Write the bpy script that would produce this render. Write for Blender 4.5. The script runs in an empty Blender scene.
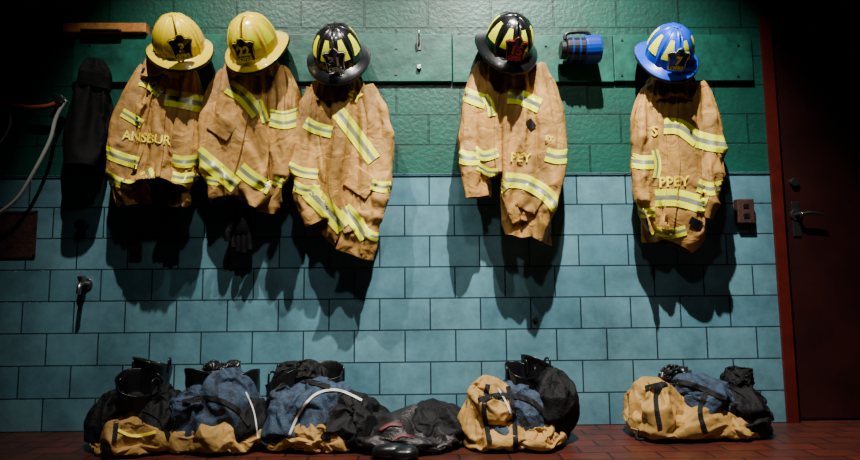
import bpy, bmesh, math, random, time
from mathutils import Vector, Matrix, noise
from mathutils.bvhtree import BVHTree
scene=bpy.context.scene
T0=time.time()
# ---------------------------------------------------------------- camera
F=600.0
R=Matrix.Rotation(math.radians(-1.0),3,'Z')@Matrix.Rotation(math.radians(96.0),3,'X')@Matrix.Rotation(math.radians(-0.5),3,'Z')
CAM=Vector((-0.05,-3.0,0.648))
cd=bpy.data.cameras.new('camera'); cam=bpy.data.objects.new('camera',cd); scene.collection.objects.link(cam)
cd.sensor_width=36; cd.lens=F/860*36
cam.matrix_world=Matrix.Translation(CAM)@R.to_4x4()
scene.camera=cam
def rd(px,py): return R@Vector(((px-430)/F,(230-py)/F,-1))
def W(px,py,d=0.0):
    r=rd(px,py); t=(-d-CAM.y)/r.y
    return CAM+r*t
# ---------------------------------------------------------------- materials
def newmat(name):
    m=bpy.data.materials.new(name); m.use_nodes=True
    nt=m.node_tree; b=nt.nodes['Principled BSDF']; return m,nt,b
def N(nt,t,**k):
    n=nt.nodes.new(t)
    for a,v in k.items(): setattr(n,a,v)
    return n
def simple(name,col,rough=.5,metal=0,bump=0,scale=60,var=0,vscale=8,spec=.5,coat=0):
    m,nt,b=newmat(name)
    b.inputs['Base Color'].default_value=(*col,1); b.inputs['Roughness'].default_value=rough; b.inputs['Metallic'].default_value=metal
    b.inputs['Specular IOR Level'].default_value=spec; b.inputs['Coat Weight'].default_value=coat
    tc=N(nt,'ShaderNodeTexCoord')
    if var:
        nz=N(nt,'ShaderNodeTexNoise'); nz.inputs['Scale'].default_value=vscale; nz.inputs['Detail'].default_value=6; nz.inputs['Roughness'].default_value=.65
        nt.links.new(tc.outputs['Object'],nz.inputs['Vector'])
        cr=N(nt,'ShaderNodeValToRGB'); cr.color_ramp.elements[0].position=.35; cr.color_ramp.elements[1].position=.65
        cr.color_ramp.elements[0].color=(*[c*(1-var) for c in col],1); cr.color_ramp.elements[1].color=(*[min(1,c*(1+var*.5)) for c in col],1)
        nt.links.new(nz.outputs['Fac'],cr.inputs['Fac']); nt.links.new(cr.outputs['Color'],b.inputs['Base Color'])
    if bump:
        n2=N(nt,'ShaderNodeTexNoise'); n2.inputs['Scale'].default_value=scale; n2.inputs['Detail'].default_value=5
        nt.links.new(tc.outputs['Object'],n2.inputs['Vector'])
        bp=N(nt,'ShaderNodeBump'); bp.inputs['Strength'].default_value=bump; bp.inputs['Distance'].default_value=.01
        nt.links.new(n2.outputs['Fac'],bp.inputs['Height']); nt.links.new(bp.outputs['Normal'],b.inputs['Normal'])
    return m
def brickmat(name,c1,c2,mort,bw,rh,ms,rough,bumpd,zoff=0,floor=False,dirt=.5,nbump=.1,offset=.5,xoff=0,nscale=30):
    m,nt,b=newmat(name)
    tc=N(nt,'ShaderNodeTexCoord'); sep=N(nt,'ShaderNodeSeparateXYZ'); com=N(nt,'ShaderNodeCombineXYZ')
    nt.links.new(tc.outputs['Object'],sep.inputs[0])
    ax=N(nt,'ShaderNodeMath',operation='ADD'); ax.inputs[1].default_value=50*bw+xoff
    az=N(nt,'ShaderNodeMath',operation='ADD'); az.inputs[1].default_value=40*rh+zoff
    nt.links.new(sep.outputs['X'],ax.inputs[0]); nt.links.new(sep.outputs['Y' if floor else 'Z'],az.inputs[0])
    nt.links.new(ax.outputs[0],com.inputs[0]); nt.links.new(az.outputs[0],com.inputs[1])
    br=N(nt,'ShaderNodeTexBrick'); br.offset=offset
    br.inputs['Scale'].default_value=1; br.inputs['Mortar Size'].default_value=ms; br.inputs['Mortar Smooth'].default_value=.3
    br.inputs['Brick Width'].default_value=bw; br.inputs['Row Height'].default_value=rh; br.inputs['Bias'].default_value=0
    br.inputs['Color1'].default_value=(*c1,1); br.inputs['Color2'].default_value=(*c2,1); br.inputs['Mortar'].default_value=(*mort,1)
    nt.links.new(com.outputs[0],br.inputs['Vector'])
    nz=N(nt,'ShaderNodeTexNoise'); nz.inputs['Scale'].default_value=3.0; nz.inputs['Detail'].default_value=9; nz.inputs['Roughness'].default_value=.72
    nt.links.new(tc.outputs['Object'],nz.inputs['Vector'])
    mr=N(nt,'ShaderNodeMapRange'); mr.inputs[1].default_value=.3; mr.inputs[2].default_value=.68; mr.inputs[3].default_value=1-dirt; mr.inputs[4].default_value=1.08
    nt.links.new(nz.outputs['Fac'],mr.inputs[0])
    mx=N(nt,'ShaderNodeMix',data_type='RGBA',blend_type='MULTIPLY'); mx.inputs[0].default_value=1
    nt.links.new(br.outputs['Color'],mx.inputs[6]); nt.links.new(mr.outputs[0],mx.inputs[7])
    nt.links.new(mx.outputs[2],b.inputs['Base Color'])
    n2=N(nt,'ShaderNodeTexNoise'); n2.inputs['Scale'].default_value=nscale; n2.inputs['Detail'].default_value=6
    nt.links.new(tc.outputs['Object'],n2.inputs['Vector'])
    sc=N(nt,'ShaderNodeMath',operation='MULTIPLY'); sc.inputs[1].default_value=nbump; nt.links.new(n2.outputs['Fac'],sc.inputs[0])
    sb=N(nt,'ShaderNodeMath',operation='SUBTRACT'); nt.links.new(sc.outputs[0],sb.inputs[0]); nt.links.new(br.outputs['Fac'],sb.inputs[1])
    bp=N(nt,'ShaderNodeBump'); bp.inputs['Distance'].default_value=bumpd; bp.inputs['Strength'].default_value=1
    nt.links.new(sb.outputs[0],bp.inputs['Height']); nt.links.new(bp.outputs['Normal'],b.inputs['Normal'])
    r2=N(nt,'ShaderNodeMapRange'); r2.inputs[3].default_value=rough+.2; r2.inputs[4].default_value=rough-.05
    nt.links.new(nz.outputs['Fac'],r2.inputs[0]); nt.links.new(r2.outputs[0],b.inputs['Roughness'])
    return m
RH=.1555
M_tile=brickmat('glazed_tile',(.11,.27,.34),(.15,.335,.40),(.022,.045,.058),.25,RH,.0035,.18,.004,dirt=.6,nbump=.22)
M_green=brickmat('green_painted_block',(.004,.085,.060),(.005,.095,.066),(.0018,.045,.032),.33,RH,.005,.36,.005,dirt=.55,nbump=.6,nscale=45)
M_floor=brickmat('quarry_tile',(.12,.021,.010),(.075,.016,.009),(.015,.009,.007),.2,.1,.005,.33,.003,floor=True,dirt=.7,nbump=.3)
M_board=simple('green_painted_wood',(.006,.10,.07),.42,bump=.3,scale=18,var=.5,vscale=9)
M_red=simple('dark_red_paint',(.085,.007,.005),.4,bump=.1,scale=20,var=.3)
M_door=simple('door_maroon',(.026,.004,.004),.45,bump=.1,scale=10,var=.4,vscale=3)
M_steel=simple('steel',(.5,.5,.5),.3,1)
M_dsteel=simple('dark_steel',(.1,.1,.1),.4,.9)
M_rust=simple('rusty_metal',(.05,.018,.012),.7,.2,bump=.4,var=.6,vscale=15)
M_wood=simple('varnished_wood',(.60,.24,.05),.5,bump=.3,var=.4,vscale=20)
M_black=simple('black_plastic',(.006,.006,.007),.35)
M_rubber=simple('black_rubber',(.007,.007,.008),.30,bump=.08,scale=18,var=.4,vscale=20)
M_bfab=simple('black_fabric',(.0035,.0035,.0045),.7,bump=.4,scale=120,var=.4,vscale=14,spec=.25)
M_jet=simple('jet_black_fabric',(.0015,.0015,.002),.8,bump=.3,scale=120,spec=.15)
M_lining=simple('navy_lining',(.024,.050,.092),.75,bump=.5,scale=160,var=.8,vscale=30)
M_redblack=simple('black_red_fabric',(.009,.0055,.006),.5,bump=.5,scale=70,var=.9,vscale=12)
M_lime=simple('lime_reflective',(.95,1.0,.001),.4,var=.06,vscale=14)
M_silver=simple('silver_reflective',(.26,.28,.20),.35,.2)
M_yellow=simple('yellow_helmet_paint',(1.0,.72,.001),.28,var=.08,vscale=18,coat=.6,bump=.05)
M_hblack=simple('black_helmet_paint',(.006,.006,.007),.25,bump=.05,coat=.4)
M_hblue=simple('blue_helmet_paint',(.001,.065,.66),.28,var=.2,vscale=16,bump=.05,coat=.5)
M_letter=simple('lettering_yellow',(1.0,.84,.03),.5)
M_lred=simple('lettering_red',(.6,.02,.01),.5)
M_dred=simple('dark_red_trim',(.10,.012,.012),.6)
M_white=simple('white_trim',(.6,.6,.58),.6)
M_grayhose=simple('gray_hose',(.5,.52,.48),.4)
M_pinkhose=simple('red_hose',(.6,.10,.07),.5)
def canvas(name,col):
    m,nt,b=newmat(name)
    tc=N(nt,'ShaderNodeTexCoord')
    nz=N(nt,'ShaderNodeTexNoise'); nz.inputs['Scale'].default_value=5; nz.inputs['Detail'].default_value=6; nz.inputs['Roughness'].default_value=.6
    nt.links.new(tc.outputs['Object'],nz.inputs['Vector'])
    cr=N(nt,'ShaderNodeValToRGB'); e=cr.color_ramp.elements
    e[0].position=.34; e[0].color=(*[c*.48 for c in col],1); e[1].position=.58; e[1].color=(*col,1)
    nt.links.new(nz.outputs['Fac'],cr.inputs['Fac']); nt.links.new(cr.outputs['Color'],b.inputs['Base Color'])
    b.inputs['Roughness'].default_value=.62; b.inputs['Specular IOR Level'].default_value=.3
    n2=N(nt,'ShaderNodeTexNoise'); n2.inputs['Scale'].default_value=15; n2.inputs['Detail'].default_value=2; n2.inputs['Distortion'].default_value=.9
    nt.links.new(tc.outputs['Object'],n2.inputs['Vector'])
    n3=N(nt,'ShaderNodeTexNoise'); n3.inputs['Scale'].default_value=350
    nt.links.new(tc.outputs['Object'],n3.inputs['Vector'])
    ad=N(nt,'ShaderNodeMath',operation='MULTIPLY_ADD'); ad.inputs[1].default_value=.03
    nt.links.new(n3.outputs['Fac'],ad.inputs[0]); nt.links.new(n2.outputs['Fac'],ad.inputs[2])
    bp=N(nt,'ShaderNodeBump'); bp.inputs['Distance'].default_value=.014; bp.inputs['Strength'].default_value=.8
    nt.links.new(ad.outputs[0],bp.inputs['Height']); nt.links.new(bp.outputs['Normal'],b.inputs['Normal'])
    return m
M_tan=canvas('tan_canvas',(.50,.262,.060))
M_tan2=canvas('tan_canvas_pants',(.46,.26,.065))
# ---------------------------------------------------------------- helpers
def empty(name,loc=(0,0,0)):
    e=bpy.data.objects.new(name,None); scene.collection.objects.link(e); e.location=loc; e.empty_display_size=.1
    return e
def setparent(o,parent):
    o.parent=parent; o.matrix_parent_inverse=Matrix.Translation(parent.location).inverted()
def mkobj(name,verts,faces,mats,parent=None,mi=None,smooth=True,local=False,recalc=True):
    me=bpy.data.meshes.new(name); me.from_pydata([tuple(v) for v in verts],[],faces)
    for m in (mats if isinstance(mats,(list,tuple)) else [mats]): me.materials.append(m)
    if mi: me.polygons.foreach_set('material_index',mi)
    if smooth: me.polygons.foreach_set('use_smooth',[True]*len(faces))
    if recalc:
        bm=bmesh.new(); bm.from_mesh(me); bmesh.ops.recalc_face_normals(bm,faces=bm.faces); bm.to_mesh(me); bm.free()
    me.update(); o=bpy.data.objects.new(name,me); scene.collection.objects.link(o)
    if parent is not None:
        if local: o.parent=parent
        else: setparent(o,parent)
    return o
def bevel(o,w=.004,s=2):
    m=o.modifiers.new('b','BEVEL'); m.width=w; m.segments=s; m.limit_method='ANGLE'; return o
def boxdata(a,b):
    x0,y0,z0=a; x1,y1,z1=b
    v=[(x0,y0,z0),(x1,y0,z0),(x1,y1,z0),(x0,y1,z0),(x0,y0,z1),(x1,y0,z1),(x1,y1,z1),(x0,y1,z1)]
    f=[(0,3,2,1),(4,5,6,7),(0,1,5,4),(1,2,6,5),(2,3,7,6),(3,0,4,7)]
    return v,f
def box(name,a,b,mat,parent=None,bev=0,local=False):
    v,f=boxdata(a,b); o=mkobj(name,v,f,mat,parent,smooth=False,local=local)
    if bev: bevel(o,bev)
    return o
def boxes(name,lst,mats,parent=None):
    V=[];Fa=[];mi=[]
    for a,b,m in lst:
        v,f=boxdata(a,b); o=len(V); V+=v; Fa+=[tuple(i+o for i in q) for q in f]; mi+=[m]*6
    return mkobj(name,V,Fa,mats,parent,mi,smooth=False)
def cr(p,t):
    n=len(p)-1; t=max(0,min(n-1e-6,t)); i=int(t); f=t-i
    a=p[max(i-1,0)];b=p[i];c=p[i+1];d=p[min(i+2,n)]
    return .5*((2*b)+(c-a)*f+(2*a-5*b+4*c-d)*f*f+(3*b-a-3*c+d)*f**3)
def sp(x,e): return math.copysign(abs(x)**e,x)
def tube(name,pts,r,mat,parent=None,n=10,nv=None,taper=None,local=False):
    pts=[Vector(p) for p in pts]; nv=nv or 8*len(pts); V=[];Fa=[]
    up=Vector((.13,.2,1)).normalized()
    for j in range(nv+1):
        t=(len(pts)-1)*j/nv; c=cr(pts,t); d=(cr(pts,t+.02)-cr(pts,t-.02))
        if d.length<1e-7: d=pts[-1]-pts[-2]
        d.normalize(); s=d.cross(up)
        if s.length<.05: s=d.cross(Vector((1,0,0)))
        s.normalize(); u=s.cross(d)
        rr=r if not taper else r*(1+(taper-1)*j/nv)
        for i in range(n):
            a=2*math.pi*i/n; V.append(c+(s*math.cos(a)+u*math.sin(a))*rr)
    for j in range(nv):
        for i in range(n): Fa.append((j*n+i,j*n+(i+1)%n,(j+1)*n+(i+1)%n,(j+1)*n+i))
    Fa.append(tuple(range(n))[::-1]); Fa.append(tuple(nv*n+i for i in range(n)))
    return mkobj(name,V,Fa,mat,parent,local=local)
def cyl(name,c,axis,r,h,mat,parent=None,n=24,r2=None,bev=.002,local=False):
    axis=Vector(axis).normalized(); s=axis.orthogonal().normalized(); u=axis.cross(s); c=Vector(c); r2=r if r2 is None else r2
    V=[];Fa=[]
    for k,rr in ((0,r),(1,r2)):
        for i in range(n):
            a=2*math.pi*i/n; V.append(c+axis*h*k+(s*math.cos(a)+u*math.sin(a))*rr)
    for i in range(n): Fa.append((i,(i+1)%n,n+(i+1)%n,n+i))
    Fa.append(tuple(range(n))[::-1]); Fa.append(tuple(n+i for i in range(n)))
    o=mkobj(name,V,Fa,mat,parent,smooth=False,local=local)
    if bev: bevel(o,bev)
    return o
def nz(p): return noise.noise(p)
def ridge(p):
    w=Vector((nz(p*.7+Vector((9,3,1))),nz(p*.7+Vector((2,8,4))),nz(p*.7+Vector((5,1,7)))))*.8
    return 1-2.4*abs(nz(p+w))
# ---------------------------------------------------------------- cloth
SIMS=[]; TEMP=[]; FR=24
def collider(verts,faces,shared=False):
    me=bpy.data.meshes.new('tmpcol'); me.from_pydata([tuple(v) for v in verts],[],faces); me.update()
    bm=bmesh.new(); bm.from_mesh(me); bmesh.ops.recalc_face_normals(bm,faces=bm.faces); bm.to_mesh(me); bm.free()
    o=bpy.data.objects.new('tmpcol',me); scene.collection.objects.link(o)
    m=o.modifiers.new('c','COLLISION'); o.collision.thickness_outer=.004; o.collision.thickness_inner=.05; o.collision.damping=.5; o.collision.cloth_friction=20
    TEMP.append(o); return o
_wv,_wf=boxdata((-4,-.012,-1),(4,.5,4)); WALLC=collider(_wv,_wf)
_fv,_ff=boxdata((-4,-3,-.5),(4,.5,.002)); FLOORC=collider(_fv,_ff)
def add_cloth(o,core,grow,bend,pins=None,extra=()):
    col=bpy.data.collections.new('tmp_col'); scene.collection.children.link(col)
    for c in (core,WALLC,*extra):
        if c is not None: col.objects.link(c)
    if pins:
        g=o.vertex_groups.new(name='pin')
        for i,w in pins: g.add([i],w,'REPLACE')
    m=o.modifiers.new('cloth','CLOTH'); s=m.settings
    s.quality=4; s.mass=.25; s.tension_stiffness=18; s.compression_stiffness=18; s.shear_stiffness=6; s.bending_stiffness=bend
    s.tension_damping=8; s.compression_damping=8; s.shear_damping=8; s.bending_damping=.5; s.air_damping=1.5
    s.shrink_min=-grow
    if pins: s.vertex_group_mass='pin'; s.pin_stiffness=1
    cs=m.collision_settings; cs.use_collision=True; cs.distance_min=.004; cs.collision_quality=2; cs.collection=col
    cs.use_self_collision=False
    m.point_cache.frame_start=1; m.point_cache.frame_end=FR
    SIMS.append((o,col))
def run_sims():
    t=time.time()
    for f in range(1,FR+1): scene.frame_set(f)
    dg=bpy.context.evaluated_depsgraph_get(); res=[]
    for o,col in SIMS:
        me=bpy.data.meshes.new_from_object(o.evaluated_get(dg)); mx=0;
        for a,b in zip(o.data.vertices,me.vertices):
            d=(a.co-b.co).length
            if d!=d: d=99
            mx=max(mx,d)
        res.append((o,col,me,mx))
    for o,col,me,mx in res:
        ok=mx<.45
        for m in list(o.modifiers): o.modifiers.remove(m)
        if ok: o.data=me
        o.vertex_groups.clear()
        for v in o.data.vertices:
            lim=-.028 if .0<v.co.z-zb0+.01<(zb1-zb0+.02) else -.010
            if v.co.y>lim: v.co.y=lim
            if v.co.z<.004: v.co.z=.004
    for o in TEMP: bpy.data.objects.remove(o)
    for o,col in SIMS: bpy.data.collections.remove(col)
    scene.frame_set(1)
    for o,*_ in SIMS:
        m=o.modifiers.new('sub','SUBSURF'); m.levels=1; m.render_levels=1
        m=o.modifiers.new('sol','SOLIDIFY'); m.thickness=.005; m.offset=-1
        if len(o.data.materials)>1: m.material_offset=1; m.material_offset_rim=0
    bpy.context.view_layer.update()
    print('sim time',time.time()-t)
def loft_sim(name,secs,mat,parent,seed,nu=56,nv=60,amp=.020,lining=None,e=.82,grow=.10,bend=1.0,core=.74,pinrows=3,fs=(7,7,3.2),short=1.0,slope=0):
    z0=max(secs[0][0].z,secs[0][1].z)
    def sh(v): v=v.copy(); v.z=z0+(v.z-z0)*short; return v
    Ls=[sh(s[0]) for s in secs];Rs=[sh(s[1]) for s in secs];Ts=[Vector((s[2],0,0)) for s in secs]; n=len(secs)-1
    V=[];Fa=[];CV=[];CF=[]; sd=Vector((seed*3.7,seed*1.3,seed*5.1))
    for j in range(nv+1):
        t=n*j/nv; L=cr(Ls,t);Rr=cr(Rs,t);T=cr(Ts,t).x
        C=(L+Rr)/2;H=(Rr-L)/2;Hn=H.normalized()
        for i in range(nu):
            a=2*math.pi*i/nu; ca,sa=math.cos(a),math.sin(a)
            P=C+H*sp(ca,e)+Vector((0,-1,0))*T*sp(sa,e)
            D=(Hn*ca+Vector((0,-1,0))*sa)
            Q=Vector((P.x+P.z*slope,P.y,P.z))
            P=P+D*((ridge(Vector((Q.x*fs[0],Q.y*fs[1],Q.z*fs[2]))+sd)-.35)*amp+nz(P*3+sd)*.012+ridge(P*12+sd)*.004)
            if P.y>-.018: P.y=-.018
            V.append(P)
    for j in range(nv):
        for i in range(nu): Fa.append((j*nu+i,j*nu+(i+1)%nu,(j+1)*nu+(i+1)%nu,(j+1)*nu+i))
    nc=24; mc=14
    for j in range(mc+1):
        t=n*j/mc*.97; L=cr(Ls,t);Rr=cr(Rs,t);T=cr(Ts,t).x; C=(L+Rr)/2;H=(Rr-L)/2
        for i in range(nc):
            a=2*math.pi*i/nc; q=core
            CV.append(C+H*q*sp(math.cos(a),e)+Vector((0,-1,0))*T*q*sp(math.sin(a),e))
    for j in range(mc):
        for i in range(nc): CF.append((j*nc+i,j*nc+(i+1)%nc,(j+1)*nc+(i+1)%nc,(j+1)*nc+i))
    CF.append(tuple(range(nc))); CF.append(tuple(mc*nc+i for i in range(nc)))
    o=mkobj(name,V,Fa,[mat,lining or M_bfab],parent,recalc=False)
    pins=[(i,1.0) for i in range(nu*pinrows)]
    add_cloth(o,collider(CV,CF),grow,bend,pins)
    return o
def sleeve_secs(pts,d0,d1,th=.8):
    out=[];n=len(pts)
    for i,(x,y,w) in enumerate(pts):
        a=pts[max(i-1,0)];b=pts[min(i+1,n-1)]; dx,dy=b[0]-a[0],b[1]-a[1];l=math.hypot(dx,dy)
        nx,ny=dy/l,-dx/l; d=d0+(d1-d0)*i/(n-1)
        L=W(x-nx*w/2,y-ny*w/2,d);Rr=W(x+nx*w/2,y+ny*w/2,d)
        out.append((L,Rr,(Rr-L).length/2*th))
    return out
def bvh_of(objs):
    bpy.context.view_layer.update()
    dg=bpy.context.evaluated_depsgraph_get()
    V=[];Fa=[]
    for o in objs:
        k=len(V); ev=o.evaluated_get(dg); me=ev.to_mesh(); mw=o.matrix_world
        V+=[mw@v.co for v in me.vertices]
        Fa+=[tuple(i+k for i in p.vertices) for p in me.polygons]
        ev.to_mesh_clear()
    return BVHTree.FromPolygons(V,Fa)
def drape_pt(bvh,px,py,d,off):
    r=rd(px,py).normalized(); h,n_,i_,dist=bvh.ray_cast(CAM,r)
    if h is None:
        h,n_,i_,dist=bvh.find_nearest(W(px,py,d))
    return h-r*off
def ribbon(name,bvh,pts,w,parent,mats=None,d=.2,off=.004,pattern='triple',step=2.0,maxe=.035,thick=0):
    P=[Vector((x,y,0)) for x,y in pts]; L=sum((P[i+1]-P[i]).length for i in range(len(P)-1)); nv=max(6,int(L/step)); nu=14
    V=[];Fa=[];mi=[]
    for j in range(nv+1):
        t=(len(P)-1)*j/nv; c=cr(P,t); dd=cr(P,t+.03)-cr(P,t-.03); dd.normalize(); nn=Vector((-dd.y,dd.x,0))
        for i in range(nu+1):
            q=c+nn*w*(i/nu-.5); V.append(drape_pt(bvh,q.x,q.y,d,off))
    for j in range(nv):
        for i in range(nu):
            f=(j*(nu+1)+i,j*(nu+1)+i+1,(j+1)*(nu+1)+i+1,(j+1)*(nu+1)+i)
            if max((V[f[k]]-V[f[(k+1)%4]]).length for k in range(4))>maxe: continue
            Fa.append(f); mi.append(1 if (pattern=='triple' and 5<=i<=8) else 0)
    if not Fa: return None
    o=mkobj(name,V,Fa,mats or [M_lime,M_silver],parent,mi)
    if thick:
        m=o.modifiers.new('t','SOLIDIFY'); m.thickness=thick; m.offset=0
    return o
def lettering(name,bvh,txt,x0,y0,h,ang,parent,mat,d=.2,sx=1.0):
    cu=bpy.data.curves.new(name,'FONT'); cu.body=txt; cu.size=1; cu.offset=.02; cu.resolution_u=3
    to=bpy.data.objects.new('tmp',cu); scene.collection.objects.link(to)
    bpy.context.view_layer.update()
    me=bpy.data.meshes.new_from_object(to.evaluated_get(bpy.context.evaluated_depsgraph_get()))
    vs=[v.co.copy() for v in me.vertices]; fs=[tuple(p.vertices) for p in me.polygons]
    V=[]; s=h/.7; ca,sa=math.cos(ang),math.sin(ang)
    for v in vs:
        u=v.x*s*sx; w=v.y*s; px=x0+u*ca+w*sa; py=y0+u*sa-w*ca
        V.append(drape_pt(bvh,px,py,d,.007))
    bpy.data.objects.remove(to)
    return mkobj(name,V,fs,mat,parent,smooth=False)
# ---------------------------------------------------------------- room shell
DX0=W(771,200).x; DZ=2.09
DX1=DX0+1.0
boxes('wall_back',[((-4.5,0,0),(DX0,.2,8*RH),0),((-4.5,0.0,8*RH),(DX0,.2,3.9),1),((DX0,0,DZ),(DX1,.2,3.9),1),((DX1,0,0),(4.5,.2,8*RH),0),((DX1,0,8*RH),(4.5,.2,3.9),1)],[M_tile,M_green])
box('floor',(-4.5,-5,-.1),(4.5,.2,0),M_floor)
tr=box('trim_1',(-4.5,-.006,8*RH-.004),(DX0,.001,8*RH+.006),M_tile)
dp=empty('door_1',(DX0,.05,0))
boxes('frame',[((DX0,-.015,0),(DX0+.055,.12,DZ),0),((DX1-.055,-.015,0),(DX1,.12,DZ),0),((DX0+.055,-.015,DZ-.055),(DX1-.055,.12,DZ),0)],[M_red],dp)
box('door_leaf',(DX0+.06,.03,.01),(DX1-.06,.075,DZ-.06),M_door,dp,.003)
cyl('knob_rose',(DX0+.14,.03,1.03),(0,-1,0),.03,.01,M_dsteel,dp)
cyl('knob_neck',(DX0+.14,.022,1.03),(0,-1,0),.011,.04,M_dsteel,dp)
tube('lever',[(DX0+.14,-.018,1.03),(DX0+.19,-.022,1.035),(DX0+.25,-.02,1.025)],.009,M_steel,dp)
box('lock_plate',(DX0+.12,.024,.92),(DX0+.16,.031,1.1),M_dsteel,dp,.002)
cyl('deadbolt',(DX0+.14,.03,1.2),(0,-1,0),.022,.018,M_dsteel,dp)
# ---------------------------------------------------------------- peg board
zb0=W(400,83).z; zb1=W(400,36).z; xb0=W(76,60).x; xb1=W(750,60).x; xm=W(452,60).x; xm2=W(612,60).x
rb=empty('coat_rack_board',(0,-.01,zb0))
o=boxes('planks',[((xb0,-.024,zb0),(xm-.002,-.001,zb1),0),((xm+.002,-.022,zb0-.004),(xm2,-.001,zb1-.006),0),((xm2+.003,-.024,zb0),(xb1,-.001,zb1-.005),0)],[M_board],rb); bevel(o,.003)
for px,py in ((90,45),(90,75),(290,60),(396,48),(396,74),(546,45),(546,73),(622,40),(622,75),(738,45),(738,76)):
    p=W(px,py,.024); cyl('bolt',p,(0,-1,0),.006,.005,M_dsteel,rb,n=12,bev=0)
def hook(px,py):
    p=W(px,py,.024); h=rb
    box('hook_plate',(p.x-.014,p.y-.004,p.z-.06),(p.x+.014,p.y,p.z+.05),M_steel,h,.002)
    tube('hook_prong',[p+Vector((0,0,.02)),p+Vector((0,-.05,.015)),p+Vector((0,-.08,.03)),p+Vector((0,-.085,.05))],.006,M_steel,h)
    tube('hook_lower_prong',[p+Vector((0,0,-.02)),p+Vector((0,-.03,-.04)),p+Vector((0,-.055,-.02))],.005,M_steel,h)
for px,py in ((178,55),(255,55),(338,60),(508,55),(667,60)): hook(px,py)
p=W(419,44,.024); h=rb
box('peg_plate',(p.x-.012,p.y-.004,p.z-.035),(p.x+.012,p.y,p.z+.035),M_dsteel,h,.002)
tube('peg_pin',[p+Vector((0,0,0)),p+Vector((0,-.03,-.002)),p+Vector((0,-.045,.03)),p+Vector((0,-.045,.05))],.005,M_steel,h)
p=W(419,68,.024); cyl('peg_cleat',p,(0,-1,0),.012,.02,M_steel,h)
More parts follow.
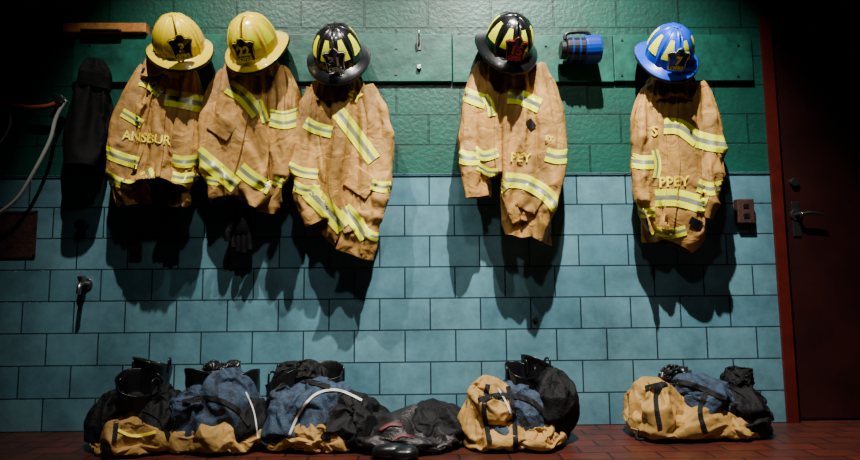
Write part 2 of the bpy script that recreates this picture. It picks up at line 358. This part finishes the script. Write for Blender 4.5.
# ---------------------------------------------------------------- helmets
def helmet(px,py,d,mat,patch,tilt,roll,yaw,num,nummat,shieldmat,word='OFRS',sc=1.06):
    loc=W(px,py,d); E=empty('firefighter_helmet',loc); E.scale=(sc,sc,sc)
    E.rotation_euler=(Matrix.Rotation(math.radians(roll),3,'Y')@Matrix.Rotation(math.radians(yaw),3,'Z')@Matrix.Rotation(math.radians(tilt),3,'X')).to_euler()
    A,B,C=.108,.132,.150
    ridges=[i*math.pi/4 for i in range(8)]
    def dome(ph,th,off=0):
        s=0
        for r in ridges:
            dd=(ph-r+math.pi)%(2*math.pi)-math.pi
            s=max(s,math.exp(-(dd/.055)**2))
        fall=math.sin(min(1,th/.25)*math.pi/2)*math.cos(th*.9)
        k=1+ (s*.05*fall) 
        ct=math.cos(th)**.85; st=math.sin(th)
        return Vector((math.sin(ph)*ct*(A*k+off),math.cos(ph)*ct*(B*k+off),st*(C+off)+ (s*.004*fall)))
    nu,nv=144,28;V=[];Fa=[]
    for j in range(nv+1):
        for i in range(nu): V.append(dome(2*math.pi*i/nu,math.pi/2*j/nv*.995))
    for j in range(nv):
        for i in range(nu): Fa.append((j*nu+i,j*nu+(i+1)%nu,(j+1)*nu+(i+1)%nu,(j+1)*nu+i))
    Fa.append(tuple(nv*nu+i for i in range(nu)))
    mkobj('dome',V,Fa,mat,E,local=True)
    cyl('crown_cap',(0,0,C-.003),(0,0,1),.016,.008,mat,E,bev=.003,local=True)
    V=[];Fa=[];mi=[]
    prof=[(0,.006),(.25,.004),(.6,.002),(.93,.004),(1,.003),(1.015,-.001),(1,-.006),(.9,-.005),(.5,-.005),(-.08,-.004)]
    for (q,zz) in prof:
        for i in range(nu):
            ph=2*math.pi*i/nu; rear=(1+math.cos(ph))/2; front=(1-math.cos(ph))/2
            w=.026+.065*rear**3+.022*front**3
            dx,dy=math.sin(ph),math.cos(ph)
            drop=-.035*rear**3*q*q-.020*front**3*q*q-.010*q
            V.append(Vector((dx*(A*.99+w*q),dy*(B*.99+w*q),zz+drop)))
    m=len(prof)
    for j in range(m-1):
        for i in range(nu): Fa.append((j*nu+i,j*nu+(i+1)%nu,(j+1)*nu+(i+1)%nu,(j+1)*nu+i)); mi.append(1 if 3<=j<=6 else 0)
    mkobj('brim',V,Fa,[mat,M_black],E,mi,local=True)
    V=[];Fa=[]
    for j in range(13):
        for i in range(48):
            v=dome(2*math.pi*i/48,math.pi/2*j/12*.99,0)*.93; V.append(v)
    for j in range(12):
        for i in range(48): Fa.append((j*48+i,j*48+(i+1)%48,(j+1)*48+(i+1)%48,(j+1)*48+i))
    mkobj('liner',V,Fa,M_black,E,local=True)
    V=[];Fa=[]
    for r in ridges:
        c=r+math.pi/8; o0=len(V)
        for j in range(7):
            th=.30+(.95-.30)*j/6; hw=.27-.15*j/6
            for i in range(7): V.append(dome(c+hw*(i/3-1),th,.0025))
        for j in range(6):
            for i in range(6): Fa.append((o0+j*7+i,o0+j*7+i+1,o0+(j+1)*7+i+1,o0+(j+1)*7+i))
    mkobj('reflective_panels',V,Fa,patch,E,local=True)
    outline=[(-.036,.0),(.036,.0),(.040,.03),(.044,.055),(.052,.075),(.040,.088),(.022,.092),(.012,.108),(0,.113),(-.012,.108),(-.022,.092),(-.040,.088),(-.052,.075),(-.044,.055),(-.040,.03)]
    def sh(x,z,o=0):
        y=-(B+.016+o)+ (x*x)*7.0
        return Vector((x*1.0,y+z*.10,z+.012))
    V=[];Fa=[]
    for o in (0,.004):
        V+= [sh(x,z,o) for x,z in outline]
        V.append(sh(0,.05,o))
    n=len(outline)
    for i in range(n):
        Fa.append((i,(i+1)%n,n)); Fa.append((n+1+i,n+1+(i+1)%n,2*n+1)); Fa.append((i,(i+1)%n,n+1+(i+1)%n,n+1+i))
    mkobj('front_shield',V,Fa,shieldmat,E,smooth=False,local=True)
    tube('shield_piping',[sh(x*.93,(z-.05)*.93+.05,.006) for x,z in outline+[outline[0]]],.0016,nummat,E,n=6,nv=90,local=True)
    tube('shield_holder',[(0,-B-.02,.12),(0,-B*.75-.01,.15),(0,-B*.3,.158),(0,0,.156)],.005,mat,E,n=8,local=True)
    cu=bpy.data.curves.new('number','FONT'); cu.body=num; cu.size=.055; cu.align_x='CENTER'; cu.extrude=.0008; cu.offset=.002
    t=bpy.data.objects.new('shield_number',cu); scene.collection.objects.link(t); cu.materials.append(nummat)
    t.parent=E; t.location=(0,-B-.020,.045); t.rotation_euler=(math.radians(84),0,0)
    cu=bpy.data.curves.new('shield_word','FONT'); cu.body=word; cu.size=.024; cu.align_x='CENTER'; cu.extrude=.0008; cu.offset=.0008
    t=bpy.data.objects.new('shield_word',cu); scene.collection.objects.link(t); cu.materials.append(nummat)
    t.parent=E; t.location=(0,-B-.022,.021); t.rotation_euler=(math.radians(84),0,0)
    tube('chin_strap',[(-A*.9,.02,-.005),(-A*.75,.03,-.07),(-.02,.02,-.10),(A*.7,.03,-.07),(A*.9,.02,-.005)],.005,M_black,E,n=6,local=True)
helmet(180,48,.215,M_yellow,[M_yellow],50,-16,18,'3',M_letter,M_hblack)
helmet(255,47,.215,M_yellow,[M_lime],52,-4,-6,'22',M_letter,M_hblack)
helmet(338,57,.215,M_hblack,[M_lime],52,-3,0,'31',M_white,M_hblack)
helmet(508,46,.215,M_hblack,[M_lime],52,4,8,'15',M_lred,M_hblack)
helmet(668,56,.215,M_hblue,[M_lime],53,3,-4,'7',M_letter,M_hblue,sc=1.02)
# ---------------------------------------------------------------- coats
COATS=[]
def coat(torso,slL,slR,stripes,texts,seed,extra=(),flap=None,pockets=(),clasps=(),slope=0):
    xs=[(t[0]+t[2])/2 for t in torso]; top=W(xs[0],torso[0][1],.1)
    E=empty('turnout_coat',top)
    secs=[]
    n=len(torso)-1
    for i,(lx,ly,rx,ry) in enumerate(torso):
        k=i/n; d=.125; th=(.06,.09,.09,.09,.088,.086,.084,.082)[min(i,7)]
        secs.append((W(lx,ly,d),W(rx,ry,d),th))
    objs=[loft_sim('torso',secs,M_tan,E,seed,nu=92,nv=78,grow=.16,amp=.042,core=.64,short=.94,slope=slope,fs=(6,6,3.6))]
    objs.append(loft_sim('sleeve_left',sleeve_secs(slL,.12,.19,.85),M_tan,E,seed+1,nu=44,nv=64,grow=.22,core=.58,amp=.026,fs=(5,5,10),short=.91))
    objs.append(loft_sim('sleeve_right',sleeve_secs(slR,.12,.19,.85),M_tan,E,seed+2,nu=44,nv=64,grow=.22,core=.58,amp=.026,fs=(5,5,10),short=.91))
    for k,ex in enumerate(extra):
        pts,d0,d1,th=ex
        objs.append(loft_sim('front_panel',sleeve_secs(pts,d0,d1,th),M_tan,E,seed+5+k,nu=44,nv=44,short=.93))
    lx,ly,rx,ry=torso[0]; cx=(lx+rx)/2; w=(rx-lx)
    objs.append(loft_sim('collar',[(W(cx-w*.40,ly-8,.10),W(cx+w*.40,ry-8,.10),.05),(W(lx-2,ly+2,.12),W(rx+2,ry+2,.12),.085),(W(lx-7,ly+14,.13),W(rx+7,ry+14,.13),.10)],M_tan,E,seed+9,nu=64,nv=20,grow=.2))
    COATS.append((E,objs,stripes,texts,flap,pockets,clasps))
    return E
C1=coat([(152,62,188,62),(148,74,194,74),(142,92,196,92),(140,112,192,112),(139,140,188,143),(138,162,184,167),(136,176,176,182)],
     [(152,72,20),(138,92,28),(126,120,31),(119,148,31),(117,172,27),(118,184,24)],
     [(186,72,20),(190,92,26),(190,120,27),(188,148,27),(186,170,25),(184,182,21)],
     [([(140,80),(150,84),(161,94)],11),([(165,97),(182,100),(202,104)],17),([(102,150),(118,157),(138,163)],12),([(106,175),(118,182),(132,186)],10),([(146,170),(152,182),(162,194)],13),([(172,160),(184,162),(200,160)],12),([(172,176),(184,178),(198,176)],10),([(122,112),(132,118),(142,124)],9)],
     [('ANSBUR',122,139,9,.12)],1,flap=[(168,70),(160,110),(157,150),(153,185)],slope=.2)
C2=coat([(234,62,274,60),(221,78,284,76),(212,104,286,104),(206,130,284,136),(202,148,278,166),(206,164,266,184),(216,174,258,192)],
     [(228,74,18),(214,100,25),(208,130,23),(206,156,22),(208,178,20)],
     [(276,70,20),(287,92,27),(289,122,28),(287,150,27),(284,174,25),(282,188,22)],
     [([(228,86),(244,97),(258,114)],15),([(258,100),(262,110),(266,122)],8),([(270,120),(285,123),(303,118)],12),([(270,112),(285,114),(302,109)],6),([(196,152),(214,167),(236,186)],16),([(240,168),(252,178),(270,188)],14),([(200,178),(208,180),(218,182)],8),([(274,180),(284,184),(298,182)],9)],
     [],2,flap=[(248,70),(243,110),(235,150),(226,180)],pockets=[([(212,120),(232,134)],20)],slope=.4)
C3=coat([(318,84,360,82),(312,98,370,96),(310,122,378,118),(310,148,384,142),(314,176,386,168),(322,200,386,196),(332,216,382,222),(344,224,378,232)],
     [(318,92,20),(306,118,28),(301,146,30),(300,170,28),(302,188,25),(304,200,22)],
     [(362,92,20),(376,118,27),(382,148,27),(383,178,27),(380,204,25),(376,228,22)],
     [([(338,112),(352,130),(374,160)],15),([(305,122),(316,128),(332,132)],12),([(288,166),(302,172),(318,174)],10),([(292,184),(304,190),(320,190)],10),([(308,190),(324,206),(344,228)],18),([(344,208),(356,222),(366,238)],14),([(371,184),(382,187),(396,186)],11),([(366,232),(376,237),(392,236)],9)],
     [('EY',345,98,10,.35)],3,flap=[(345,90),(340,140),(335,190),(350,232)],pockets=[([(350,175),(372,190)],24)],slope=-.4)
C4=coat([(486,60,530,60),(476,76,538,76),(480,100,544,100),(487,128,547,128),(492,155,550,154),(500,180,552,180),(508,202,552,204),(514,212,550,220)],
     [(488,68,20),(475,92,25),(470,118,25),(468,144,25),(469,162,24),(470,174,20)],
     [(532,70,20),(547,92,25),(555,122,26),(558,150,26),(558,176,25),(556,198,20)],
     [([(461,92),(472,97),(486,102)],14),([(508,96),(522,98),(540,106)],15),([(484,96),(490,104),(492,116)],8),([(456,154),(466,158),(480,158)],14),([(474,150),(484,156),(498,152)],10),([(478,166),(488,172),(498,172)],8),([(546,154),(558,157),(572,155)],14),([(505,180),(525,182),(546,194),(558,208)],15),([(488,178),(498,182),(506,190)],10)],
     [('PEY',510,161,9,.05),('EY',545,140,5,.1)],4,extra=[([(492,80,22),(486,110,25),(484,138,26),(486,160,26),(492,174,24)],.15,.18,.6)],flap=[(508,66),(503,100),(500,140),(505,190),(518,222)],pockets=[([(520,195),(540,205)],24)],clasps=[([(528,120),(534,128)],7)],slope=-.2)
C5=coat([(650,84,692,84),(644,98,704,98),(648,125,706,125),(652,152,706,152),(654,178,704,180),(654,200,702,203),(654,216,694,222),(656,224,684,228)],
     [(654,90,20),(645,112,25),(641,142,25),(641,172,25),(642,198,23),(643,212,20)],
     [(690,90,22),(705,112,29),(712,140,31),(711,162,30),(709,180,27),(706,192,22)],
     [([(664,126),(680,127),(698,140)],16),([(697,139),(713,143),(730,145)],17),([(626,158),(640,162),(654,162)],14),([(628,208),(642,213),(655,212)],10),([(698,185),(711,189),(728,185)],13),([(655,198),(678,198),(706,206)],17),([(652,230),(668,234),(686,230)],10),([(655,150),(658,165),(656,178)],7)],
     [('PPEY',659,187,10,-.05),('S',651,135,10,.1)],5,flap=[(672,92),(672,130),(674,170),(668,230)],clasps=[([(690,220),(702,226)],8)])
E=empty('black_hooded_jacket',W(90,70,.1))
loft_sim('body',[(W(86,66,.09),W(102,66,.09),.03),(W(78,82,.10),W(106,82,.10),.045),(W(66,108,.08),W(112,108,.08),.055),(W(60,136,.08),W(110,136,.08),.06),(W(60,154,.08),W(106,158,.08),.06)],M_jet,E,21,grow=.18,lining=M_jet)
loft_sim('hood',[(W(88,60,.09),W(100,60,.09),.03),(W(82,68,.10),W(106,68,.10),.05),(W(80,84,.10),W(108,86,.10),.05)],M_jet,E,22,nu=40,nv=24,grow=.18,lining=M_jet)
def glove(px,py,s,seed,E):
    n=36;secs=[(px-6*s,py-24*s,px+6*s,py-24*s,.02),(px-8*s,py-10*s,px+8*s,py-10*s,.026),(px-11*s,py+2*s,px+11*s,py+2*s,.028),(px-9*s,py+9*s,px+10*s,py+9*s,.02)]
    V=[];Fa=[]
    for a,b,c,d_,t in secs:
        L=W(a,b,.09);Q=W(c,d_,.09)
        for i in range(n):
            an=2*math.pi*i/n; p=(L+Q)/2+(Q-L)/2*math.cos(an)+Vector((0,-1,0))*t*math.sin(an); V.append(p+Vector((0,-1,0))*nz(p*20)*.01)
    for j in range(3):
        for i in range(n): Fa.append((j*n+i,j*n+(i+1)%n,(j+1)*n+(i+1)%n,(j+1)*n+i))
    Fa.append(tuple(range(n))); Fa.append(tuple(3*n+i for i in range(n)))
    o=mkobj('glove_palm',V,Fa,M_jet,E); m=o.modifiers.new('s','SUBSURF'); m.levels=2; m.render_levels=2
    for k,(a,l) in enumerate(((-8,11),(-3,15),(2,16),(7,13))):
        tube('glove_finger',[W(px+a*s*.9,py+2*s,.09),W(px+a*s,py+12*s,.10),W(px+a*s,py+(7+l)*s,.105)],.0135*s,M_jet,E,n=12)
    tube('glove_thumb',[W(px-8*s,py-4*s,.1),W(px-13*s,py+4*s,.13),W(px-13*s,py+12*s,.13)],.013*s,M_jet,E,n=10)
glove(170,222,1.0,31,C1); glove(242,228,1.1,33,C2)
# ---------------------------------------------------------------- small wall things
p=W(68,31,.0); q=W(150,31,0)
E=empty('wooden_shelf_rail',(p.x,-.03,p.z)); z0=W(100,36,0).z; z1=W(100,27,0).z
box('rail',(p.x,-.05,z0),(q.x,-.001,z1),M_wood,E,.003)
tube('rod',[(p.x+.1,-.06,z0+.005),(p.x+.2,-.062,z0+.003),(p.x+.3,-.06,z0+.003)],.008,M_dsteel,E)
a=W(-14,258,0); b=W(38,211,0)
E=empty('recessed_wall_box',(a.x,-.01,a.z))
boxes('box_frame',[((a.x,-.008,a.z),(b.x,0.001,a.z+.012),0),((a.x,-.008,b.z-.012),(b.x,0.001,b.z),0),((b.x-.012,-.008,a.z),(b.x,0.001,b.z),0),((a.x,-.008,a.z),(a.x+.012,0.001,b.z),0)],[M_rust],E)
box('panel',(a.x+.012,-.004,a.z+.012),(b.x-.012,.001,b.z-.012),M_rust,E)
def outlet(px,py,w,h,mat,name,d=.02):
    a=W(px-w/2,py+h/2);b=W(px+w/2,py-h/2); E=empty(name,((a.x+b.x)/2,-.01,a.z))
    box('cover',(a.x,-d,a.z),(b.x,.001,b.z),mat,E,.004); c=(a.x+b.x)/2
    for z in (a.z+(b.z-a.z)*.3,a.z+(b.z-a.z)*.7): box('socket',(c-.014,-d-.003,z-.012),(c+.014,-d+.001,z+.012),M_black,E,.002)
outlet(136,248,14,27,M_rust,'wall_outlet',.01)
outlet(742,212,15,24,M_rust,'light_switch_box',.04)
p=W(87,226); E=empty('valve_knob',p); cyl('stem',p+Vector((0,.002,0)),(0,-1,0),.01,.05,M_dsteel,E); cyl('handwheel',p+Vector((0,-.05,0)),(0,-1,0),.028,.014,M_black,E,bev=.004)
p=W(87,284); E=empty('water_spigot',p)
cyl('flange',p,(0,-1,0),.03,.008,M_steel,E); tube('pipe',[p,p+Vector((0,-.05,0)),p+Vector((0.005,-.075,-.015)),p+Vector((.005,-.08,-.05))],.011,M_steel,E); cyl('handle',p+Vector((0,-.045,.01)),(0,-.2,1),.016,.03,M_steel,E,r2=.02)
p=W(535,320); E=empty('wall_anchor',p); cyl('anchor_plate',p,(0,-1,0),.014,.008,M_dsteel,E); cyl('anchor_pin',p+Vector((0,-.008,0)),(0,-1,0),.005,.012,M_steel,E)
E=empty('air_hose_reel',W(60,100,.05))
tube('gray_hose',[W(66,100,.06),W(56,118,.07),W(50,140,.08),W(36,168,.09),W(16,200,.08),W(-12,220,.07)],.009,M_grayhose,E)
tube('fitting',[W(30,108,.06),W(50,106,.07),W(64,99,.07)],.013,M_pinkhose,E)
cyl('coupler',W(62,100,.06),(0,-1,0),.02,.03,M_steel,E); cyl('bracket',W(62,100,0),(0,-1,0),.014,.06,M_dsteel,E)
tube('red_pipe',[W(-6,104,.05),W(14,105,.06),W(34,108,.06)],.009,M_pinkhose,E)
tube('coil',[W(-8,90,.04),W(10,88,.04),W(18,108,.05),W(13,140,.05),W(-6,170,.04)],.007,M_rubber,E)
tube('coil_2',[W(-8,96,.05),W(6,98,.05),W(10,125,.05),W(-6,150,.05)],.006,M_grayhose,E)
c=W(580,50,.11); E=empty('hand_lantern',c); M_bpl=simple('blue_plastic',(.003,.035,.30),.3)
cyl('body',c+Vector((-.075,0,-.0)),(1,0,0),.060,.13,M_black,E,bev=.012)
cyl('lens_head',c+Vector((.015,0,0)),(1,0,.05),.070,.085,M_bpl,E,bev=.012)
cyl('rear_cap',c+Vector((-.10,0,0)),(1,0,0),.046,.03,M_black,E,bev=.008)
for xx in (-.05,-.015,): cyl('rib',c+Vector((xx,0,0)),(1,0,0),.064,.01,M_bpl,E,bev=.002)
tube('handle',[c+Vector((-.08,-.02,.045)),c+Vector((-.065,-.02,.078)),c+Vector((.03,-.02,.082)),c+Vector((.05,-.02,.05))],.009,M_black,E)
box('mount',(c.x-.05,-.085,c.z-.03),(c.x+.05,-.0245,c.z+.03),M_dsteel,E,.004)
# ---------------------------------------------------------------- floor gear
def blob(name,px,py,d,rx,rz,ry,mat,parent,seed,amp=1.0,sub=5,tilt=0,sim=True,grow=.28,bend=.3):
    s=(3-d)/F; c=W(px,py,d); RM=Matrix.Rotation(tilt,3,'Y')
    bm=bmesh.new(); bmesh.ops.create_icosphere(bm,subdivisions=sub,radius=1)
    for v in bm.verts:
        n=v.co.copy(); P=RM@Vector((sp(n.x,.85)*rx*s,sp(n.y,.85)*ry,sp(n.z,.85)*rz*s))
        Q=P+c; sd=Vector((seed*2.3,seed*4.1,seed))
        f=ridge(Vector((Q.x*7,Q.y*7,Q.z*9))+sd)*.026+nz(Q*4+sd)*.05
        Q=Q+n*f*amp
        if Q.z<.010: Q.z=.010
        if Q.y>-.02: Q.y=-.02
        v.co=Q
    me=bpy.data.meshes.new(name); bm.to_mesh(me); bm.free(); me.materials.append(mat)
    me.polygons.foreach_set('use_smooth',[True]*len(me.polygons))
    o=bpy.data.objects.new(name,me); scene.collection.objects.link(o); setparent(o,parent)
    if sim:
        b2=bmesh.new(); bmesh.ops.create_icosphere(b2,subdivisions=3,radius=1); CV=[]
        for v in b2.verts:
            n=v.co; q=c+RM@Vector((n.x*rx*s,n.y*ry,n.z*rz*s))*.78+n*nz(c+n*2.2+Vector((seed,0,0)))*.09; q.z=max(.012,q.z); CV.append(q)
        b2.verts.index_update()
        CF=[tuple(v.index for v in f.verts) for f in b2.faces]; b2.free()
        add_cloth(o,collider(CV,CF),grow,bend,None,(FLOORC,))
    return o
def boot(px,py,d,r,lean,parent,toe=(0,-1),slant=.25,seed=0):
    top=W(px,py,d); base=Vector((top.x-lean,-d+.02,0)); V=[];Fa=[]
    toe=Vector((toe[0],toe[1],0)).normalized(); side=Vector((-toe.y,toe.x,0))
    n=48; rings=[]
    prof=[(.06,.86),(.13,.84),(.2,.84),(.3,.86),(.4,.88),(.5,.92),(.6,.96),(.7,1.0),(.8,1.02),(.9,1.05),(.96,1.07),(1.0,1.09),(1.01,1.06),(1.0,1.03),(.9,.99),(.75,.95),(.4,.8)]
    for k,rr in prof:
        c=base.lerp(top,k); ring=[]
        for i in range(n):
            a=2*math.pi*i/n
            p=c+side*math.cos(a)*r*rr+toe*math.sin(a)*r*rr*1.15
            p.z-=slant*r*math.sin(a+seed)*k*1.2
            w=ridge(Vector((math.cos(a)*1.2,math.sin(a)*1.2,k*5))+Vector((seed*3,0,0)))*.007*(1 if k<.97 else 1)+nz(Vector((math.cos(a),math.sin(a),seed*2+k)))*.018*k
            p+=(side*math.cos(a)+toe*math.sin(a))*w
            ring.append(p)
        rings.append(ring)
    for q in rings:V+=q
    for j in range(len(rings)-1):
        for i in range(n): Fa.append((j*n+i,j*n+(i+1)%n,(j+1)*n+(i+1)%n,(j+1)*n+i))
    Fa.append(tuple((len(rings)-1)*n+i for i in range(n)))
    mkobj('boot_shaft',V,Fa,M_rubber,parent)
    V=[];Fa=[];m=14
    for j in range(m+1):
        t=j/m; y=-.09+.28*t; w=.045*math.sin(math.pi*min(1,max(0.04,.12+t*.86)))**.4+.004; hh=.10-.045*t if t<.95 else .035
        if j==m: w*=.5
        for i in range(20):
            a=2*math.pi*i/20; V.append(base+toe*y+side*w*sp(math.cos(a),.7)+Vector((0,0,max(.003,hh*.5+hh*.5*sp(math.sin(a),.7)))))
    for j in range(m):
        for i in range(20): Fa.append((j*20+i,j*20+(i+1)%20,(j+1)*20+(i+1)%20,(j+1)*20+i))
    Fa.append(tuple(range(20))); Fa.append(tuple(m*20+i for i in range(20)))
    mkobj('boot_foot',V,Fa,M_rubber,parent)
    for sgn in (-1,1):
        c=top+side*sgn*r*1.04
        tube('pull_loop',[c+toe*.022-Vector((0,0,.05)),c+toe*.018+Vector((0,0,.008)),c-toe*.018+Vector((0,0,.008)),c-toe*.022-Vector((0,0,.05))],.005,M_rubber,parent,n=8)
PILES=[]
def pile(px,d): return empty('turnout_pants_with_boots',(W(px,420,d).x,-d,0))
E=pile(142,.3)
boot(139,382,.36,.08,.0,E,toe=(-.3,-1),slant=.5,seed=1); boot(152,362,.2,.072,.03,E,toe=(.2,-1),slant=.3,seed=2)
o=[blob('trousers_lower',140,436,.31,32,18,.14,M_tan2,E,41,grow=.2,bend=.8),blob('trousers_front',138,436,.40,26,14,.08,M_tan2,E,44,grow=.2,bend=.8),blob('trousers_upper',124,412,.27,18,24,.12,M_bfab,E,42),blob('trousers_cuff',164,412,.28,16,26,.12,M_bfab,E,43)]
PILES.append((E,o,[('suspender',[(110,400),(116,418),(114,442)],5,'k'),('suspender',[(142,408),(160,418),(170,440)],5,'k'),('reflective_stripe',[(118,430),(134,436),(156,432)],3,'y')]))
E=pile(219,.3)
boot(206,374,.26,.068,.03,E,toe=(-.5,-1),slant=.4,seed=3); boot(242,376,.2,.066,-.03,E,toe=(.4,-1),slant=.4,seed=4)
o=[blob('trousers_lower',213,438,.31,32,16,.15,M_tan2,E,51,grow=.2,bend=.8),blob('trousers_front',222,438,.41,26,12,.07,M_tan2,E,56,grow=.2,bend=.8),blob('lining',226,402,.28,28,34,.13,M_lining,E,52),blob('lining_fold',198,408,.34,18,20,.09,M_lining,E,53,tilt=-.3),blob('waistband',246,424,.33,14,26,.1,M_bfab,E,54),blob('boot_top',222,370,.2,18,10,.07,M_rubber,E,55)]
PILES.append((E,o,[('suspender',[(182,402),(210,398),(235,408),(250,425)],5,'k'),('piping',[(246,392),(254,412),(258,438)],1.4,'w')]))
E=pile(316,.3)
boot(284,376,.25,.066,.0,E,toe=(-.5,-1),slant=.5,seed=5); boot(328,370,.2,.066,.03,E,toe=(.3,-1),slant=.4,seed=6)
o=[blob('trousers_lower',318,436,.31,36,16,.15,M_tan2,E,61,grow=.2,bend=.8),blob('trousers_front',318,436,.41,24,14,.07,M_tan2,E,66,grow=.2,bend=.8),blob('lining',318,402,.28,32,26,.14,M_lining,E,62,tilt=.2),blob('lining_fold',288,414,.33,20,30,.11,M_lining,E,63),blob('waistband',350,412,.30,20,20,.12,M_bfab,E,64,tilt=.3),blob('boot_top',302,372,.2,24,10,.07,M_bfab,E,65,tilt=.3)]
PILES.append((E,o,[('piping',[(288,438),(300,412),(316,394),(338,390),(362,400)],2.4,'w'),('suspender',[(275,388),(300,380),(330,387)],5,'k')]))
E2=empty('crumpled_work_jacket',(W(405,430,.3).x,-.3,0))
o=[blob('body',400,434,.3,44,18,.17,M_redblack,E2,71,grow=.4),blob('sleeve',366,430,.26,24,16,.12,M_bfab,E2,72,grow=.35),blob('collar',434,424,.26,22,20,.12,M_bfab,E2,73,grow=.35)]
PILES.append((E2,o,[('red_trim',[(380,430),(390,424),(402,425)],3,'r'),('red_trim',[(392,440),(402,435),(414,437)],2.5,'r')]))
E=empty('work_shoe',(W(396,450,.55).x,-.55,0)); 
blob('upper',390,451,.55,18,7,.045,M_rubber,E,75,amp=.25,sub=4,sim=False); blob('toe',404,452,.57,13,6,.05,M_rubber,E,76,amp=.2,sub=4,sim=False)
E=pile(515,.3)
boot(521,370,.26,.06,.0,E,toe=(-.2,-1),slant=.4,seed=7); boot(536,362,.17,.06,.0,E,toe=(.4,-1),slant=.5,seed=8)
o=[blob('trousers_lower',512,430,.30,44,20,.17,M_tan2,E,81,grow=.2,bend=.8),blob('trousers_front',532,438,.40,24,11,.08,M_tan2,E,85,grow=.2,bend=.8),blob('trousers_upper',490,410,.30,20,28,.14,M_tan2,E,82,tilt=.3),blob('lining',516,402,.30,24,22,.13,M_lining,E,83),blob('waistband',550,406,.27,16,34,.13,M_bfab,E,84,tilt=.15)]
PILES.append((E,o,[('suspender',p_,5,'k') for p_ in ([(488,384),(484,410),(490,442)],[(508,386),(514,415),(516,450)],[(478,400),(500,395),(530,400),(550,420)])]+[('piping',[(498,388),(505,400),(512,416)],1.6,'w')]))
E=pile(693,.2)
o=[blob('trousers_lower',692,416,.2,50,19,.14,M_tan2,E,91,tilt=.1,grow=.2,bend=.8),blob('trousers_upper',656,400,.2,22,22,.13,M_tan2,E,92,tilt=.6),blob('lining',700,394,.22,34,17,.12,M_lining,E,93,tilt=.2),blob('waistband',740,404,.2,16,24,.12,M_bfab,E,94,tilt=.2),blob('trousers_cuff',730,424,.22,24,12,.13,M_tan2,E,95,grow=.2,bend=.8),blob('boot_bundle',674,374,.16,20,10,.08,M_rubber,E,96,tilt=.2),blob('boot_toe',736,380,.16,12,8,.06,M_bfab,E,97)]
PILES.append((E,o,[('suspender',p_,5,'k') for p_ in ([(668,378),(656,395),(660,428)],[(708,388),(700,410),(706,434)],[(645,388),(680,382),(715,394),(745,412)],[(730,385),(750,400),(756,430)])]))
tube('loose_strap',[(W(745,425,.25).x,-.25,.05),(W(757,436,.28).x,-.28,.012),(W(772,436,.26).x,-.26,.008)],.007,M_bfab,E)
tube('loose_strap_left',[(W(640,400,.2).x,-.25,.1),(W(634,420,.28).x,-.30,.012),(W(644,436,.3).x,-.33,.008)],.007,M_bfab,E)
print('build',time.time()-T0)
run_sims()
for E,objs,stripes,texts,flap,pockets,clasps in COATS:
    bv=bvh_of(objs)
    for c in pockets: ribbon('pocket',bv,c[0],c[1],E,[M_tan,M_tan],off=.006,pattern='',thick=.008)
    if flap: ribbon('storm_flap',bv,flap,12,E,[M_tan,M_tan],off=.006,pattern='',thick=.008)
    bv=bvh_of([c for c in E.children if not c.name.startswith('glove')])
    for s in stripes: ribbon('reflective_stripe',bv,s[0],s[1],E)
    for t in texts: lettering('name_lettering',bv,*t,E,M_letter)
    for a,b in clasps: ribbon('clasp',bv,a,b,E,[M_black,M_black],off=.008,pattern='')
MK={'k':M_bfab,'w':M_white,'y':M_letter,'r':M_dred}
for E,objs,rs in PILES:
    bv=bvh_of(objs)
    for nm,pts,w,k in rs: ribbon(nm,bv,pts,w,E,[MK[k],MK[k]],off=.007,pattern='',maxe=.06)
# ---------------------------------------------------------------- lights
def spot(name,loc,tgt,power,col,size=.025,ang=90,blend=.9):
    l=bpy.data.lights.new(name,'SPOT'); l.energy=power; l.color=col; l.shadow_soft_size=size; l.spot_size=math.radians(ang); l.spot_blend=blend
    o=bpy.data.objects.new(name,l); scene.collection.objects.link(o); o.location=loc
    o.rotation_euler=(Vector(tgt)-Vector(loc)).to_track_quat('-Z','Y').to_euler()
spot('ceiling_lamp',(.50,-1.55,3.75),(.60,-.1,.95),1300,(1,.96,.88),ang=64,blend=1)
spot('ceiling_lamp.001',(-.95,-1.55,3.75),(-.86,-.1,1.28),560,(1,.95,.86),ang=51,blend=1)
spot('added_front_fill',(.0,-3.0,3.6),(-.05,-.1,1.45),110,(1,.96,.88),size=.1,ang=56,blend=1)  # added frontal fill, no real fixture: lifts the chest shadows on the coats
w=bpy.data.worlds.new('world'); scene.world=w; w.use_nodes=True
w.node_tree.nodes['Background'].inputs[0].default_value=(.5,.6,.7,1); w.node_tree.nodes['Background'].inputs[1].default_value=.003
